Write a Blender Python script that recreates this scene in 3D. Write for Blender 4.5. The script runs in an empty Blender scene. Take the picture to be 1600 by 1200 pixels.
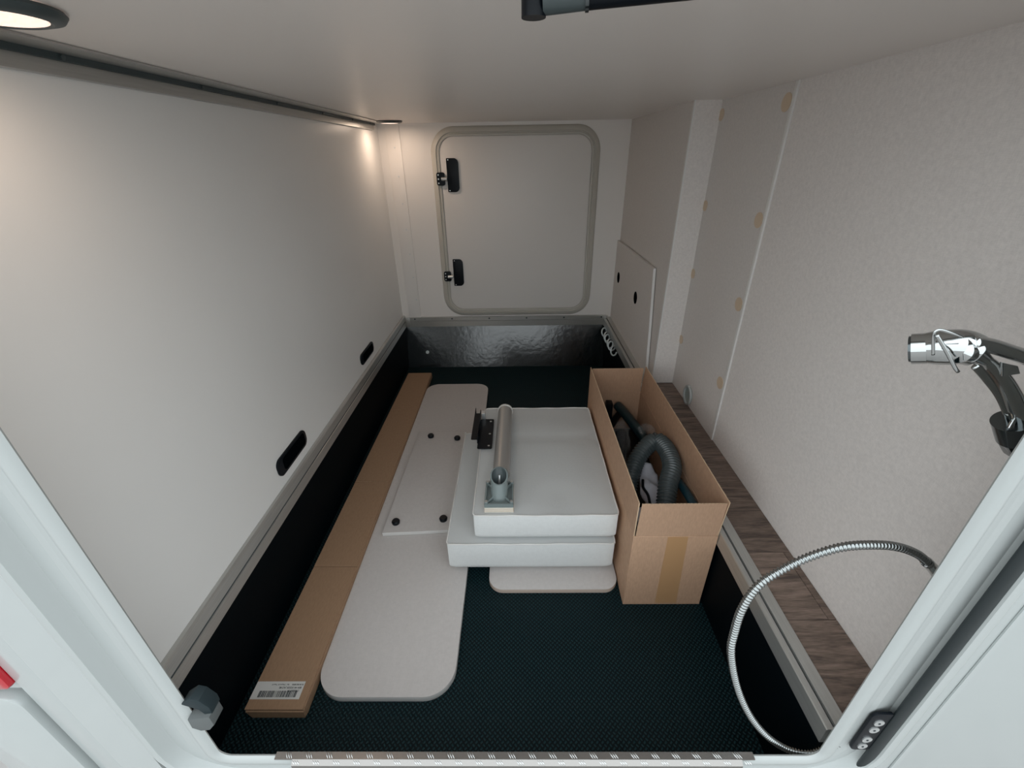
import bpy, bmesh, math, random
from mathutils import Vector, Matrix
random.seed(4)
S = bpy.context.scene
COL = S.collection

# ------------------------------------------------------------------ camera
cam_d = bpy.data.cameras.new('camera'); cam = bpy.data.objects.new('camera', cam_d); COL.objects.link(cam)
cam_d.sensor_fit = 'HORIZONTAL'; cam_d.sensor_width = 36.0; cam_d.lens = 676.95 / 1600 * 36.0
cam_d.clip_start = 0.02; cam_d.clip_end = 100
ya, pi_, ro = 0.01431383, -0.48719362, 0.01683761
def rmat(axis, a): return Matrix.Rotation(a, 3, axis)
M3 = rmat('Z', ya) @ rmat('X', pi_) @ rmat('Y', ro)
r_, f_, u_ = M3.col[0], M3.col[1], M3.col[2]
cm = Matrix((( r_[0], u_[0], -f_[0], 0), (r_[1], u_[1], -f_[1], 0), (r_[2], u_[2], -f_[2], 1.19), (0, 0, 0, 1)))
cam.matrix_world = cm
S.camera = cam
# ------------------------------------------------------------------ world: bright overcast daylight
W = bpy.data.worlds.new('world'); S.world = W; W.use_nodes = True
wn = W.node_tree.nodes; wl = W.node_tree.links
for n in list(wn): wn.remove(n)
wo = wn.new('ShaderNodeOutputWorld'); wb = wn.new('ShaderNodeBackground')
tc = wn.new('ShaderNodeTexCoord'); sp = wn.new('ShaderNodeSeparateXYZ'); rp = wn.new('ShaderNodeValToRGB')
rp.color_ramp.elements[0].position = 0.0; rp.color_ramp.elements[0].color = (0.78, 0.84, 0.86, 1)
rp.color_ramp.elements[1].position = 0.7; rp.color_ramp.elements[1].color = (0.90, 0.965, 1.0, 1)
wl.new(tc.outputs['Generated'], sp.inputs[0]); wl.new(sp.outputs['Z'], rp.inputs[0]); wl.new(rp.outputs[0], wb.inputs[0])
WORLD_STRENGTH = 1.9
wb.inputs[1].default_value = WORLD_STRENGTH
wl.new(wb.outputs[0], wo.inputs[0])
# ------------------------------------------------------------------ exposure
S.view_settings.view_transform = 'Standard'; S.view_settings.look = 'None'
S.view_settings.exposure = 0.27; S.view_settings.gamma = 1.0; S.view_settings.use_curve_mapping = False
S.cycles.max_bounces = 14; S.cycles.diffuse_bounces = 10

# ------------------------------------------------------------------ materials
def mat(name, col, rough=0.5, metal=0.0, var=0.0, vscale=8.0, bump=0.0, bscale=200.0, stretch=(1, 1, 1), spec=0.5, coat=0.0, kind='noise', detail=4.0, dist=0.0008):
    m = bpy.data.materials.new(name); m.use_nodes = True
    nt = m.node_tree; b = nt.nodes['Principled BSDF']
    b.inputs['Base Color'].default_value = (*col, 1); b.inputs['Roughness'].default_value = rough
    b.inputs['Metallic'].default_value = metal; b.inputs['Specular IOR Level'].default_value = spec
    b.inputs['Coat Weight'].default_value = coat
    if var or bump:
        t = nt.nodes.new('ShaderNodeTexCoord'); mp = nt.nodes.new('ShaderNodeMapping'); mp.inputs['Scale'].default_value = stretch
        nt.links.new(t.outputs['Object'], mp.inputs[0])
    if var:
        n = nt.nodes.new('ShaderNodeTexNoise'); n.inputs['Scale'].default_value = vscale; n.inputs['Detail'].default_value = detail
        nt.links.new(mp.outputs[0], n.inputs['Vector'])
        r = nt.nodes.new('ShaderNodeValToRGB')
        r.color_ramp.elements[0].position = 0.3; r.color_ramp.elements[1].position = 0.7
        r.color_ramp.elements[0].color = (*[c * (1 - var) for c in col], 1); r.color_ramp.elements[1].color = (*[min(1, c * (1 + var)) for c in col], 1)
        nt.links.new(n.outputs['Fac'], r.inputs[0]); nt.links.new(r.outputs[0], b.inputs['Base Color'])
    if bump:
        if kind == 'noise':
            n = nt.nodes.new('ShaderNodeTexNoise'); n.inputs['Detail'].default_value = 5; out = 'Fac'
        else:
            n = nt.nodes.new('ShaderNodeTexVoronoi'); out = 'Distance'
        n.inputs['Scale'].default_value = bscale
        nt.links.new(mp.outputs[0], n.inputs['Vector'])
        bp = nt.nodes.new('ShaderNodeBump'); bp.inputs['Strength'].default_value = bump; bp.inputs['Distance'].default_value = dist
        nt.links.new(n.outputs[out], bp.inputs['Height']); nt.links.new(bp.outputs[0], b.inputs['Normal'])
    return m

def N(m, t, **kw):
    n = m.node_tree.nodes.new(t)
    for k, v in kw.items():
        if k in n.inputs.keys(): n.inputs[k].default_value = v
        else: setattr(n, k, v)
    return n
def LK(m, a, b): m.node_tree.links.new(a, b)
def math_node(m, op, a, b=None):
    n = m.node_tree.nodes.new('ShaderNodeMath'); n.operation = op
    for i, v in enumerate((a, b)):
        if v is None: continue
        if isinstance(v, (int, float)): n.inputs[i].default_value = v
        else: LK(m, v, n.inputs[i])
    return n.outputs[0]

WHITE = mat('white_panel', (0.82, 0.81, 0.79), 0.33, var=0.012, vscale=3, bump=0.05, bscale=500)
CEIL = mat('ceiling_panel', (0.84, 0.79, 0.75), 0.36, var=0.01, vscale=3, bump=0.04, bscale=400)
BACKW = mat('back_panel_white', (0.80, 0.77, 0.74), 0.45, bump=0.05, bscale=400)
GEL = mat('white_gelcoat', (0.42, 0.45, 0.446), 0.16, coat=0.4)
GEL2 = mat('white_frame_plastic', (0.41, 0.435, 0.43), 0.3)
ALU = mat('brushed_aluminium', (0.52, 0.52, 0.50), 0.36, metal=0.75, var=0.06, vscale=30, stretch=(8, 0.3, 8), bump=0.04, bscale=300)
ALU_D = mat('aluminium_groove', (0.07, 0.09, 0.095), 0.5, metal=0.4)
BLACKP = mat('black_plastic', (0.003, 0.005, 0.008), 0.38, spec=0.2)
RUBBER = mat('black_rubber_seal', (0.012, 0.018, 0.02), 0.38)
PITB = mat('pit_black_laminate', (0.001, 0.003, 0.0045), 0.6, spec=0.06, bump=0.15, bscale=120)
PITG = mat('pit_black_glossy', (0.001, 0.005, 0.007), 0.2, bump=0.6, bscale=30, dist=0.002, spec=0.6)
PITG.node_tree.nodes['Principled BSDF'].inputs['IOR'].default_value = 1.75
CHROME = mat('chrome', (0.50, 0.52, 0.52), 0.07, metal=1.0)
CHROME_D = mat('dark_chrome', (0.12, 0.135, 0.14), 0.15, metal=0.9)
STEEL = mat('steel_hose', (0.34, 0.36, 0.36), 0.24, metal=1.0)
SCREW = mat('screw_metal', (0.7, 0.72, 0.72), 0.3, metal=0.8)
TRIMB = mat('beige_profile', (0.53, 0.51, 0.46), 0.45)
EDGE = mat('white_edge_band', (0.72, 0.71, 0.69), 0.4)
CAPM = mat('beige_cover_cap', (0.62, 0.49, 0.36), 0.5)
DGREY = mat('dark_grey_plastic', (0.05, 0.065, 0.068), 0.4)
HOSEG = mat('grey_ribbed_hose', (0.060, 0.076, 0.080), 0.25)
GREYC = mat('grey_cast_plastic', (0.19, 0.23, 0.23), 0.4)
TUBEM = mat('anodised_tube', (0.45, 0.44, 0.425), 0.38, metal=0.55)
PLY = mat('white_block', (0.72, 0.68, 0.60), 0.6)
BLUE = mat('dark_blue_tube', (0.008, 0.045, 0.065), 0.4)
TEAL = mat('dark_teal_plastic', (0.012, 0.03, 0.034), 0.35)
PAPER = mat('white_label', (0.62, 0.62, 0.60), 0.5)
INK = mat('black_ink', (0.02, 0.03, 0.035), 0.6)
RED = mat('red_lamp', (0.45, 0.004, 0.015), 0.12, coat=0.6)
REDD = mat('dark_lamp', (0.10, 0.07, 0.08), 0.15, coat=0.6)
CONC = mat('ground_paving', (0.30, 0.285, 0.275), 0.85, var=0.12, vscale=9, bump=0.3, bscale=60)
CLOTH = mat('pale_cloth', (0.50, 0.50, 0.55), 0.8, bump=0.4, bscale=60, dist=0.003)
LEG = mat('laminate_print', (0.5, 0.5, 0.5), 0.5)

def cardboard(name, col):
    m = mat(name, col, 0.75, var=0.07, vscale=260, stretch=(1, 0.25, 0.25), bump=0.12, bscale=120, detail=6, spec=0.25)
    return m
CARD = cardboard('cardboard', (0.51, 0.325, 0.215))
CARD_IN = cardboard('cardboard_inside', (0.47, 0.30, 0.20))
CARD_L = cardboard('cardboard_long', (0.33, 0.21, 0.13))
HOLE = mat('dark_hole', (0.002, 0.003, 0.004), 1.0, spec=0.0)
TAPE = mat('packing_tape', (0.48, 0.28, 0.14), 0.35)
CUT = mat('cardboard_cut_edge', (0.58, 0.42, 0.28), 0.85, bump=0.5, bscale=300)

def woven(name, col, rough=0.75, contrast=0.08, sc=420.0, bstr=0.3):
    """wall covering / fabric with fine crossing threads"""
    m = mat(name, col, rough, spec=0.3)
    b = m.node_tree.nodes['Principled BSDF']
    t = N(m, 'ShaderNodeTexCoord')
    vals = []
    for st in ((1, 1, 9), (1, 9, 1), (9, 1, 1)):
        mp = N(m, 'ShaderNodeMapping'); mp.inputs['Scale'].default_value = st; mp.inputs['Rotation'].default_value = (0.12, 0.05, 0.08)
        LK(m, t.outputs['Object'], mp.inputs[0])
        n = N(m, 'ShaderNodeTexNoise'); n.inputs['Scale'].default_value = sc / 6; n.inputs['Detail'].default_value = 5
        LK(m, mp.outputs[0], n.inputs['Vector']); vals.append(n.outputs['Fac'])
    s = math_node(m, 'ADD', vals[0], vals[1]); s = math_node(m, 'ADD', s, vals[2]); s = math_node(m, 'DIVIDE', s, 3.0)
    r = N(m, 'ShaderNodeValToRGB'); LK(m, s, r.inputs[0])
    r.color_ramp.elements[0].position = 0.38; r.color_ramp.elements[1].position = 0.6
    r.color_ramp.elements[0].color = (*[c * (1 - contrast * 2) for c in col], 1); r.color_ramp.elements[1].color = (*[min(1, c * (1 + contrast)) for c in col], 1)
    LK(m, r.outputs[0], b.inputs['Base Color'])
    bp = N(m, 'ShaderNodeBump'); bp.inputs['Strength'].default_value = bstr; bp.inputs['Distance'].default_value = 0.0006
    LK(m, s, bp.inputs['Height']); LK(m, bp.outputs[0], b.inputs['Normal'])
    return m
FABW = woven('woven_wall_covering', (0.74, 0.70, 0.675), 0.7, 0.05, 700)
FABW2 = woven('woven_wall_covering_fine', (0.67, 0.635, 0.61), 0.7, 0.04, 800)
TOPB = woven('table_laminate', (0.56, 0.53, 0.515), 0.55, 0.03, 500, 0.1)
CUSHS = woven('cushion_side_fabric', (0.74, 0.755, 0.75), 0.85, 0.02, 500, 0.2)

def perforated(name, col):
    m = mat(name, col, 0.8, spec=0.3); b = m.node_tree.nodes['Principled BSDF']
    t = N(m, 'ShaderNodeTexCoord'); v = N(m, 'ShaderNodeTexVoronoi'); v.inputs['Scale'].default_value = 210; v.inputs['Randomness'].default_value = 0.15
    LK(m, t.outputs['Object'], v.inputs['Vector'])
    r = N(m, 'ShaderNodeValToRGB'); LK(m, v.outputs['Distance'], r.inputs[0])
    r.color_ramp.elements[0].position = 0.12; r.color_ramp.elements[1].position = 0.35
    r.color_ramp.elements[0].color = (*[c * 0.80 for c in col], 1); r.color_ramp.elements[1].color = (*col, 1)
    LK(m, r.outputs[0], b.inputs['Base Color'])
    bp = N(m, 'ShaderNodeBump'); bp.inputs['Strength'].default_value = 0.4; bp.inputs['Distance'].default_value = 0.001
    LK(m, r.outputs[0], bp.inputs['Height']); LK(m, bp.outputs[0], b.inputs['Normal'])
    return m
CUSHT = perforated('cushion_top_fabric', (0.54, 0.555, 0.555))

def floor_mat():
    """black rubber floor covering with fine raised basket-weave bars"""
    m = mat('black_tread_floor', (0.006, 0.022, 0.028), 0.45, spec=0.16); b = m.node_tree.nodes['Principled BSDF']
    t = N(m, 'ShaderNodeTexCoord'); sx = N(m, 'ShaderNodeSeparateXYZ')
    mp = N(m, 'ShaderNodeMapping'); mp.inputs['Rotation'].default_value = (0, 0, math.radians(45)); mp.inputs['Scale'].default_value = (1, 1, 1)
    LK(m, t.outputs['Object'], mp.inputs[0]); LK(m, mp.outputs[0], sx.inputs[0])
    K = 1 / 0.0085
    X = math_node(m, 'MULTIPLY', sx.outputs['X'], K); Y = math_node(m, 'MULTIPLY', sx.outputs['Y'], K)
    fx = math_node(m, 'FLOOR', X); fy = math_node(m, 'FLOOR', Y)
    par = math_node(m, 'MODULO', math_node(m, 'ABSOLUTE', math_node(m, 'ADD', fx, fy)), 2.0)
    ux = math_node(m, 'SUBTRACT', math_node(m, 'FRACT', X), 0.5); uy = math_node(m, 'SUBTRACT', math_node(m, 'FRACT', Y), 0.5)
    ax = math_node(m, 'ABSOLUTE', ux); ay = math_node(m, 'ABSOLUTE', uy)
    def bar(a, c):   # long along a, thin along c
        e1 = math_node(m, 'MULTIPLY', math_node(m, 'POWER', math_node(m, 'MULTIPLY', a, 2.1), 4.0), 1.0)
        e2 = math_node(m, 'MULTIPLY', math_node(m, 'POWER', math_node(m, 'MULTIPLY', c, 3.2), 2.0), 1.0)
        return math_node(m, 'MAXIMUM', math_node(m, 'SUBTRACT', 1.0, math_node(m, 'ADD', e1, e2)), 0.0)
    h1 = math_node(m, 'MULTIPLY', bar(ax, ay), par); h2 = math_node(m, 'MULTIPLY', bar(ay, ax), math_node(m, 'SUBTRACT', 1.0, par))
    h = math_node(m, 'ADD', h1, h2)
    bp = N(m, 'ShaderNodeBump'); bp.inputs['Strength'].default_value = 0.8; bp.inputs['Distance'].default_value = 0.0012
    LK(m, h, bp.inputs['Height']); LK(m, bp.outputs[0], b.inputs['Normal'])
    r = N(m, 'ShaderNodeValToRGB'); LK(m, h, r.inputs[0])
    r.color_ramp.elements[0].color = (0.001, 0.006, 0.008, 1); r.color_ramp.elements[1].color = (0.010, 0.036, 0.042, 1)
    LK(m, r.outputs[0], b.inputs['Base Color'])
    return m
FLOORM = floor_mat()

def wood_mat():
    m = mat('grey_brown_oak', (0.12, 0.08, 0.06), 0.5, spec=0.4); b = m.node_tree.nodes['Principled BSDF']
    t = N(m, 'ShaderNodeTexCoord'); oi = N(m, 'ShaderNodeObjectInfo')
    mp = N(m, 'ShaderNodeMapping'); mp.inputs['Scale'].default_value = (1.2, 9, 9)
    cb = N(m, 'ShaderNodeCombineXYZ'); LK(m, math_node(m, 'MULTIPLY', oi.outputs['Random'], 7.0), cb.inputs[0]); LK(m, cb.outputs[0], mp.inputs['Location'])
    LK(m, t.outputs['Object'], mp.inputs[0])
    n1 = N(m, 'ShaderNodeTexNoise'); n1.inputs['Scale'].default_value = 5; n1.inputs['Detail'].default_value = 8; n1.inputs['Distortion'].default_value = 1.6
    n2 = N(m, 'ShaderNodeTexNoise'); n2.inputs['Scale'].default_value = 40; n2.inputs['Detail'].default_value = 4
    LK(m, mp.outputs[0], n1.inputs['Vector']); LK(m, mp.outputs[0], n2.inputs['Vector'])
    s = math_node(m, 'ADD', math_node(m, 'MULTIPLY', n1.outputs['Fac'], 0.7), math_node(m, 'MULTIPLY', n2.outputs['Fac'], 0.3))
    r = N(m, 'ShaderNodeValToRGB'); LK(m, s, r.inputs[0])
    e = r.color_ramp.elements; e[0].position = 0.36; e[0].color = (0.085, 0.063, 0.053, 1); e[1].position = 0.66; e[1].color = (0.27, 0.20, 0.165, 1)
    k = e.new(0.5); k.color = (0.175, 0.128, 0.103, 1)
    hs = N(m, 'ShaderNodeHueSaturation'); LK(m, r.outputs[0], hs.inputs['Color'])
    LK(m, math_node(m, 'ADD', math_node(m, 'MULTIPLY', oi.outputs['Random'], 0.35), 0.85), hs.inputs['Value'])
    LK(m, hs.outputs[0], b.inputs['Base Color'])
    bp = N(m, 'ShaderNodeBump'); bp.inputs['Strength'].default_value = 0.25; bp.inputs['Distance'].default_value = 0.0005
    LK(m, s, bp.inputs['Height']); LK(m, bp.outputs[0], b.inputs['Normal'])
    return m
WOOD = wood_mat()

def checker_plate():
    m = mat('checker_plate', (0.50, 0.47, 0.43), 0.27, metal=0.9); b = m.node_tree.nodes['Principled BSDF']
    return m
CHK = checker_plate(); CHK.node_tree.nodes['Principled BSDF'].inputs['Base Color'].default_value = (0.33, 0.315, 0.30, 1)

def emis(name, col, s):
    m = bpy.data.materials.new(name); m.use_nodes = True; nt = m.node_tree
    b = nt.nodes['Principled BSDF']; b.inputs['Base Color'].default_value = (0.8, 0.75, 0.7, 1)
    v = nt.nodes.new('ShaderNodeTexVoronoi'); v.inputs['Scale'].default_value = 260; v.inputs['Randomness'].default_value = 0.3
    t = nt.nodes.new('ShaderNodeTexCoord'); nt.links.new(t.outputs['Object'], v.inputs['Vector'])
    r = nt.nodes.new('ShaderNodeValToRGB'); r.color_ramp.elements[0].color = (1.0, 0.92, 0.84, 1); r.color_ramp.elements[1].color = (0.75, 0.42, 0.28, 1)
    r.color_ramp.elements[1].position = 0.75
    nt.links.new(v.outputs['Distance'], r.inputs[0]); nt.links.new(r.outputs[0], b.inputs['Emission Color'])
    b.inputs['Emission Strength'].default_value = s
    return m
LENS = emis('lit_lens', (1, 0.8, 0.65), 1.05)

def clear_film():
    m = mat('clear_film', (0.8, 0.85, 0.87), 0.06, bump=1.0, bscale=60, dist=0.012)
    b = m.node_tree.nodes['Principled BSDF']; b.inputs['Alpha'].default_value = 0.07; b.inputs['Specular IOR Level'].default_value = 1.0
    return m
FILM = clear_film()

# ------------------------------------------------------------------ geometry helpers
def setp(o, label=None, cat=None, group=None, kind=None):
    if label: o['label'] = label
    if cat: o['category'] = cat
    if group: o['group'] = group
    if kind: o['kind'] = kind
    return o
def empty(name, loc=(0, 0, 0), **kw):
    o = bpy.data.objects.new(name, None); o.empty_display_size = 0.02; COL.objects.link(o); o.location = loc
    return setp(o, **kw)
def link(name, bm, mats, parent=None, smooth=False, **kw):
    me = bpy.data.meshes.new(name); bm.normal_update(); bm.to_mesh(me); bm.free()
    for m in (mats if isinstance(mats, (list, tuple)) else [mats]): me.materials.append(m)
    if smooth:
        for p in me.polygons: p.use_smooth = True
        if smooth == 'auto':
            try: me.set_sharp_from_angle(angle=math.radians(40))
            except Exception: pass
    o = bpy.data.objects.new(name, me); COL.objects.link(o)
    if parent is not None:
        o.parent = parent
        o.matrix_parent_inverse = Matrix.Identity(4)
        # meshes are written in world space: bring them into the parent's frame
        wm = Matrix.Translation(parent.location) @ parent.rotation_euler.to_matrix().to_4x4() if parent.parent is None else Matrix.Translation(parent.get('_w', (0, 0, 0)))
        me.transform(wm.inverted())
    return setp(o, **kw)
def bm_box(bm, x0, x1, y0, y1, z0, z1, bev=0.0, seg=2, mi=0):
    r = bmesh.ops.create_cube(bm, size=1.0)
    bmesh.ops.scale(bm, vec=(x1 - x0, y1 - y0, z1 - z0), verts=r['verts'])
    bmesh.ops.translate(bm, vec=((x0 + x1) / 2, (y0 + y1) / 2, (z0 + z1) / 2), verts=r['verts'])
    fs = set(f for v in r['verts'] for f in v.link_faces)
    for f in fs: f.material_index = mi
    if bev:
        es = list(set(e for v in r['verts'] for e in v.link_edges))
        bmesh.ops.bevel(bm, geom=es, offset=bev, segments=seg, affect='EDGES', profile=0.6)
    return bm
def box(name, x0, x1, y0, y1, z0, z1, m, parent=None, bev=0.0, seg=2, **kw):
    bm = bmesh.new(); bm_box(bm, x0, x1, y0, y1, z0, z1, bev, seg)
    return link(name, bm, m, parent, smooth='auto' if bev else False, **kw)
def frame_of(d):
    d = d.normalized(); a = Vector((0, 0, 1)) if abs(d.z) < 0.9 else Vector((1, 0, 0))
    n = d.cross(a).normalized(); return n, d.cross(n).normalized()
def bm_cyl(bm, p0, p1, r0, r1=None, seg=24, caps=True, mi=0):
    p0, p1 = Vector(p0), Vector(p1); r1 = r0 if r1 is None else r1
    n, b = frame_of(p1 - p0); A, B = [], []
    for i in range(seg):
        a = 2 * math.pi * i / seg; q = n * math.cos(a) + b * math.sin(a)
        A.append(bm.verts.new(p0 + q * r0)); B.append(bm.verts.new(p1 + q * r1))
    for i in range(seg):
        j = (i + 1) % seg; f = bm.faces.new((A[i], A[j], B[j], B[i])); f.material_index = mi
    if caps: bm.faces.new(A[::-1]).material_index = mi; bm.faces.new(B).material_index = mi
    return bm
def cyl(name, p0, p1, r0, m, parent=None, r1=None, seg=24, **kw):
    bm = bmesh.new(); bm_cyl(bm, p0, p1, r0, r1, seg); return link(name, bm, m, parent, smooth='auto', **kw)
def catmull(pts, n=8, closed=False):
    P = [Vector(p) for p in pts]; out = []
    L = len(P)
    for i in range(L - (0 if closed else 1)):
        g = lambda k: P[k % L] if closed else P[max(0, min(L - 1, k))]
        p0, p1, p2, p3 = g(i - 1), g(i), g(i + 1), g(i + 2)
        for k in range(n):
            t = k / n
            out.append(0.5 * ((2 * p1) + (p2 - p0) * t + (2 * p0 - 5 * p1 + 4 * p2 - p3) * t * t + (3 * p1 - p0 - 3 * p2 + p3) * t ** 3))
    if not closed: out.append(P[-1])
    return out
def resample(P, step):
    out = [P[0]]; acc = 0.0
    for a, b in zip(P, P[1:]):
        L = (b - a).length
        while acc + L >= step:
            t = (step - acc) / L; a = a + (b - a) * t; out.append(a.copy()); L = (b - a).length; acc = 0.0
        acc += L
    return out
def bm_sweep(bm, P, rad, seg=12, caps=True, closed=False, flat=None, up=None, mi=0):
    """rad: float or function(i, n); flat=(a, b) scales the section along the two frame axes"""
    n = len(P); rings = []; N_ = None
    for i in range(n):
        if closed: t = P[(i + 1) % n] - P[i - 1]
        else: t = P[min(n - 1, i + 1)] - P[max(0, i - 1)]
        t.normalize()
        if N_ is None:
            if up is not None: N_ = (Vector(up) - t * Vector(up).dot(t)).normalized()
            else: N_, _ = frame_of(t)
        else: N_ = (N_ - t * N_.dot(t)).normalized()
        B_ = t.cross(N_); r = rad(i, n) if callable(rad) else rad
        fa, fb = flat if flat else (1, 1)
        rings.append([bm.verts.new(P[i] + (N_ * math.cos(2 * math.pi * k / seg) * fa + B_ * math.sin(2 * math.pi * k / seg) * fb) * r) for k in range(seg)])
    for i in range(n if closed else n - 1):
        A, B = rings[i], rings[(i + 1) % n]
        for k in range(seg):
            j = (k + 1) % seg; f = bm.faces.new((A[k], A[j], B[j], B[k])); f.material_index = mi
    if caps and not closed: bm.faces.new(rings[0][::-1]); bm.faces.new(rings[-1])
    return bm
def tube(name, pts, r, m, parent=None, n=8, seg=12, closed=False, flat=None, up=None, **kw):
    bm = bmesh.new(); P = catmull(pts, n, closed); bm_sweep(bm, P, r, seg, True, closed, flat, up)
    return link(name, bm, m, parent, smooth=True, **kw)
def round_rect(x0, x1, z0, z1, r, seg=8):
    """counter-clockwise points; r may be one radius or four (bl, br, tr, tl)"""
    rs = r if isinstance(r, (tuple, list)) else (r,) * 4
    pts = []
    for (cx, cz, a0, rr) in ((x0, z0, math.pi, rs[0]), (x1, z0, 1.5 * math.pi, rs[1]), (x1, z1, 0, rs[2]), (x0, z1, 0.5 * math.pi, rs[3])):
        sx = 1 if cx == x0 else -1; sz = 1 if cz == z0 else -1
        ox, oz = cx + sx * rr, cz + sz * rr
        k = seg if rr > 0 else 0
        for i in range(k + 1):
            a = a0 + (math.pi / 2) * (i / k if k else 0)
            pts.append((ox + rr * math.cos(a), oz + rr * math.sin(a)))
    return pts
AX = {'y': lambda u, v, w: (u, w, v), 'z': lambda u, v, w: (u, v, w), 'x': lambda u, v, w: (w, u, v)}
def slab(name, pts, w0, w1, axis, m, parent=None, bev=0.0, mats=None, **kw):
    """flat outline extruded between w0 and w1 along axis; with mats=(face, side)"""
    bm = bmesh.new(); f3 = AX[axis]
    A = [bm.verts.new(f3(u, v, w0)) for u, v in pts]; B = [bm.verts.new(f3(u, v, w1)) for u, v in pts]
    fa = bm.faces.new(A); fb = bm.faces.new(B); n = len(pts)
    for i in range(n):
        f = bm.faces.new((A[i], A[(i + 1) % n], B[(i + 1) % n], B[i])); f.material_index = 1 if mats else 0
    bmesh.ops.recalc_face_normals(bm, faces=bm.faces)
    if bev:
        es = [e for e in fb.edges] + [e for e in fa.edges]
        bmesh.ops.bevel(bm, geom=es, offset=bev, segments=2, affect='EDGES', profile=0.6)
    return link(name, bm, mats if mats else m, parent, smooth='auto', **kw)
def ring_profile(name, x0, x1, z0, z1, r, prof, m, parent=None, seg=8, **kw):
    """sweep a profile of (outward offset, y) around a rounded rectangle in the XZ plane"""
    bm = bmesh.new(); loops = []
    for d, y in prof:
        pts = round_rect(x0 - d, x1 + d, z0 - d, z1 + d, max(0.001, r + d), seg)
        loops.append([bm.verts.new((u, y, v)) for u, v in pts])
    n = len(loops[0])
    for A, B in zip(loops, loops[1:]):
        for i in range(n):
            bm.faces.new((A[i], A[(i + 1) % n], B[(i + 1) % n], B[i]))
    bmesh.ops.recalc_face_normals(bm, faces=bm.faces)
    return link(name, bm, m, parent, smooth='auto', **kw)
def profile_bar(name, prof, a0, a1, axis, m, parent=None, **kw):
    """closed 2D profile extruded along x or y. axis 'y': profile is (x, z); axis 'x': profile is (y, z)"""
    bm = bmesh.new()
    f3 = (lambda p, a: (p[0], a, p[1])) if axis == 'y' else (lambda p, a: (a, p[0], p[1]))
    A = [bm.verts.new(f3(p, a0)) for p in prof]; B = [bm.verts.new(f3(p, a1)) for p in prof]; n = len(prof)
    bm.faces.new(A); bm.faces.new(B)
    for i in range(n): bm.faces.new((A[i], A[(i + 1) % n], B[(i + 1) % n], B[i]))
    bmesh.ops.recalc_face_normals(bm, faces=bm.faces)
    return link(name, bm, m, parent, **kw)
ST = dict(kind='structure')

# ------------------------------------------------------------------ structure
YB, YF = 2.563, 0.395        # back wall plane, front
XL, XR = -0.705, 0.685
ZC, ZR = 1.338, 0.292        # ceiling, rail top
box('floor', -0.72, 0.60, 0.396, 2.60, -0.03, 0.0, FLOORM, **ST)
box('ceiling', -0.76, 0.76, 0.40, 2.62, ZC, ZC + 0.04, CEIL, **ST)
wl_ = box('wall_left', XL - 0.03, XL, 0.397, 2.60, 0.20, ZC, WHITE, **ST)
wr_ = box('wall_right', XR, XR + 0.03, 0.397, 2.60, 0.20, ZC, FABW, **ST)
wb_ = box('wall_back', -0.74, 0.72, YB, YB + 0.03, 0.20, ZC, BACKW, **ST)
box('lower_wall_left', -0.71, -0.690, 0.397, 2.59, 0.0, 0.25, PITB, **ST)
box('lower_wall_right', 0.542, 0.56, 0.397, 2.59, 0.0, 0.25, PITB, **ST)
lwb = profile_bar('lower_wall_back', [(2.552, 0.25), (2.485, 0.0), (2.56, 0.0), (2.56, 0.25)], -0.6895, 0.5415, 'x', PITG, **ST)
box('lower_wall_front', -0.69, 0.542, 0.397, 0.405, 0.0, 0.12, PITB, **ST)
cyl('screw', (-0.566, 2.512, 0.094), (-0.566, 2.504, 0.096), 0.010, SCREW, lwb, seg=16)
box('ground', -12, 12, -12, 14, -0.60, -0.55, CONC, **ST)

# vertical proud strip on the back wall at the left, with its small screws
strip = box('trim_1', -0.664, -0.592, YB - 0.006, YB, 0.305, ZC, BACKW, bev=0.002, **ST)
for k in range(7): cyl('screw', (-0.607 - 0.003 * k, YB - 0.006, 0.42 + k * 0.135), (-0.607 - 0.003 * k, YB - 0.008, 0.42 + k * 0.135), 0.004, SCREW, strip, seg=8)
box('trim_2', -0.592, 0.58, YB - 0.004, YB, ZC - 0.010, ZC, BACKW, **ST)

# boxed-in panel at the back right (flush with the ledge)
XB = 0.592
cab = box('wall_right_boxing', XB, XR, 1.70, YB, 0.292, ZC, FABW2, **ST)
box('corner_edge', XB - 0.002, XB + 0.003, 1.692, 1.702, 0.292, ZC, EDGE, cab)
box('return_panel', XB + 0.003, XR, 1.692, 1.70, 0.292, ZC, FABW, cab)
# loose access panel standing against the boxing
acc = slab('access_panel', [(1.752, 0.292), (YB - 0.004, 0.292), (YB - 0.004, 0.752), (1.842, 0.757), (1.80, 0.55)], XB - 0.015, XB - 0.004, 'x', None,
           mats=[FABW2, EDGE], label='fabric-covered low access panel with two black finger holes on the back right boxing', cat='panel')
for y_, z_ in ((2.45, 0.566), (2.06, 0.566)):
    cyl('finger_hole', (XB - 0.0151, y_, z_), (XB - 0.0158, y_, z_), 0.030, HOLE, acc, seg=24)

# moulding and beige cover caps on the right wall
trim3 = box('trim_3', XR - 0.006, XR, 1.258, 1.270, ZR, ZC, EDGE, bev=0.002, **ST)
box('wall_panel', XR - 0.004, XR, 1.27, 1.692, ZR, ZC, FABW2, wr_)
for z_ in (1.295, 1.017, 0.774, 0.502):
    cyl('cover_cap', (XR - 0.004, 1.292, z_), (XR - 0.006, 1.292, z_), 0.021, CAPM, wr_, seg=24)
    cyl('cover_cap', (XR - 0.004, 1.678, z_), (XR - 0.006, 1.678, z_), 0.018, CAPM, wr_, seg=24)
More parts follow.
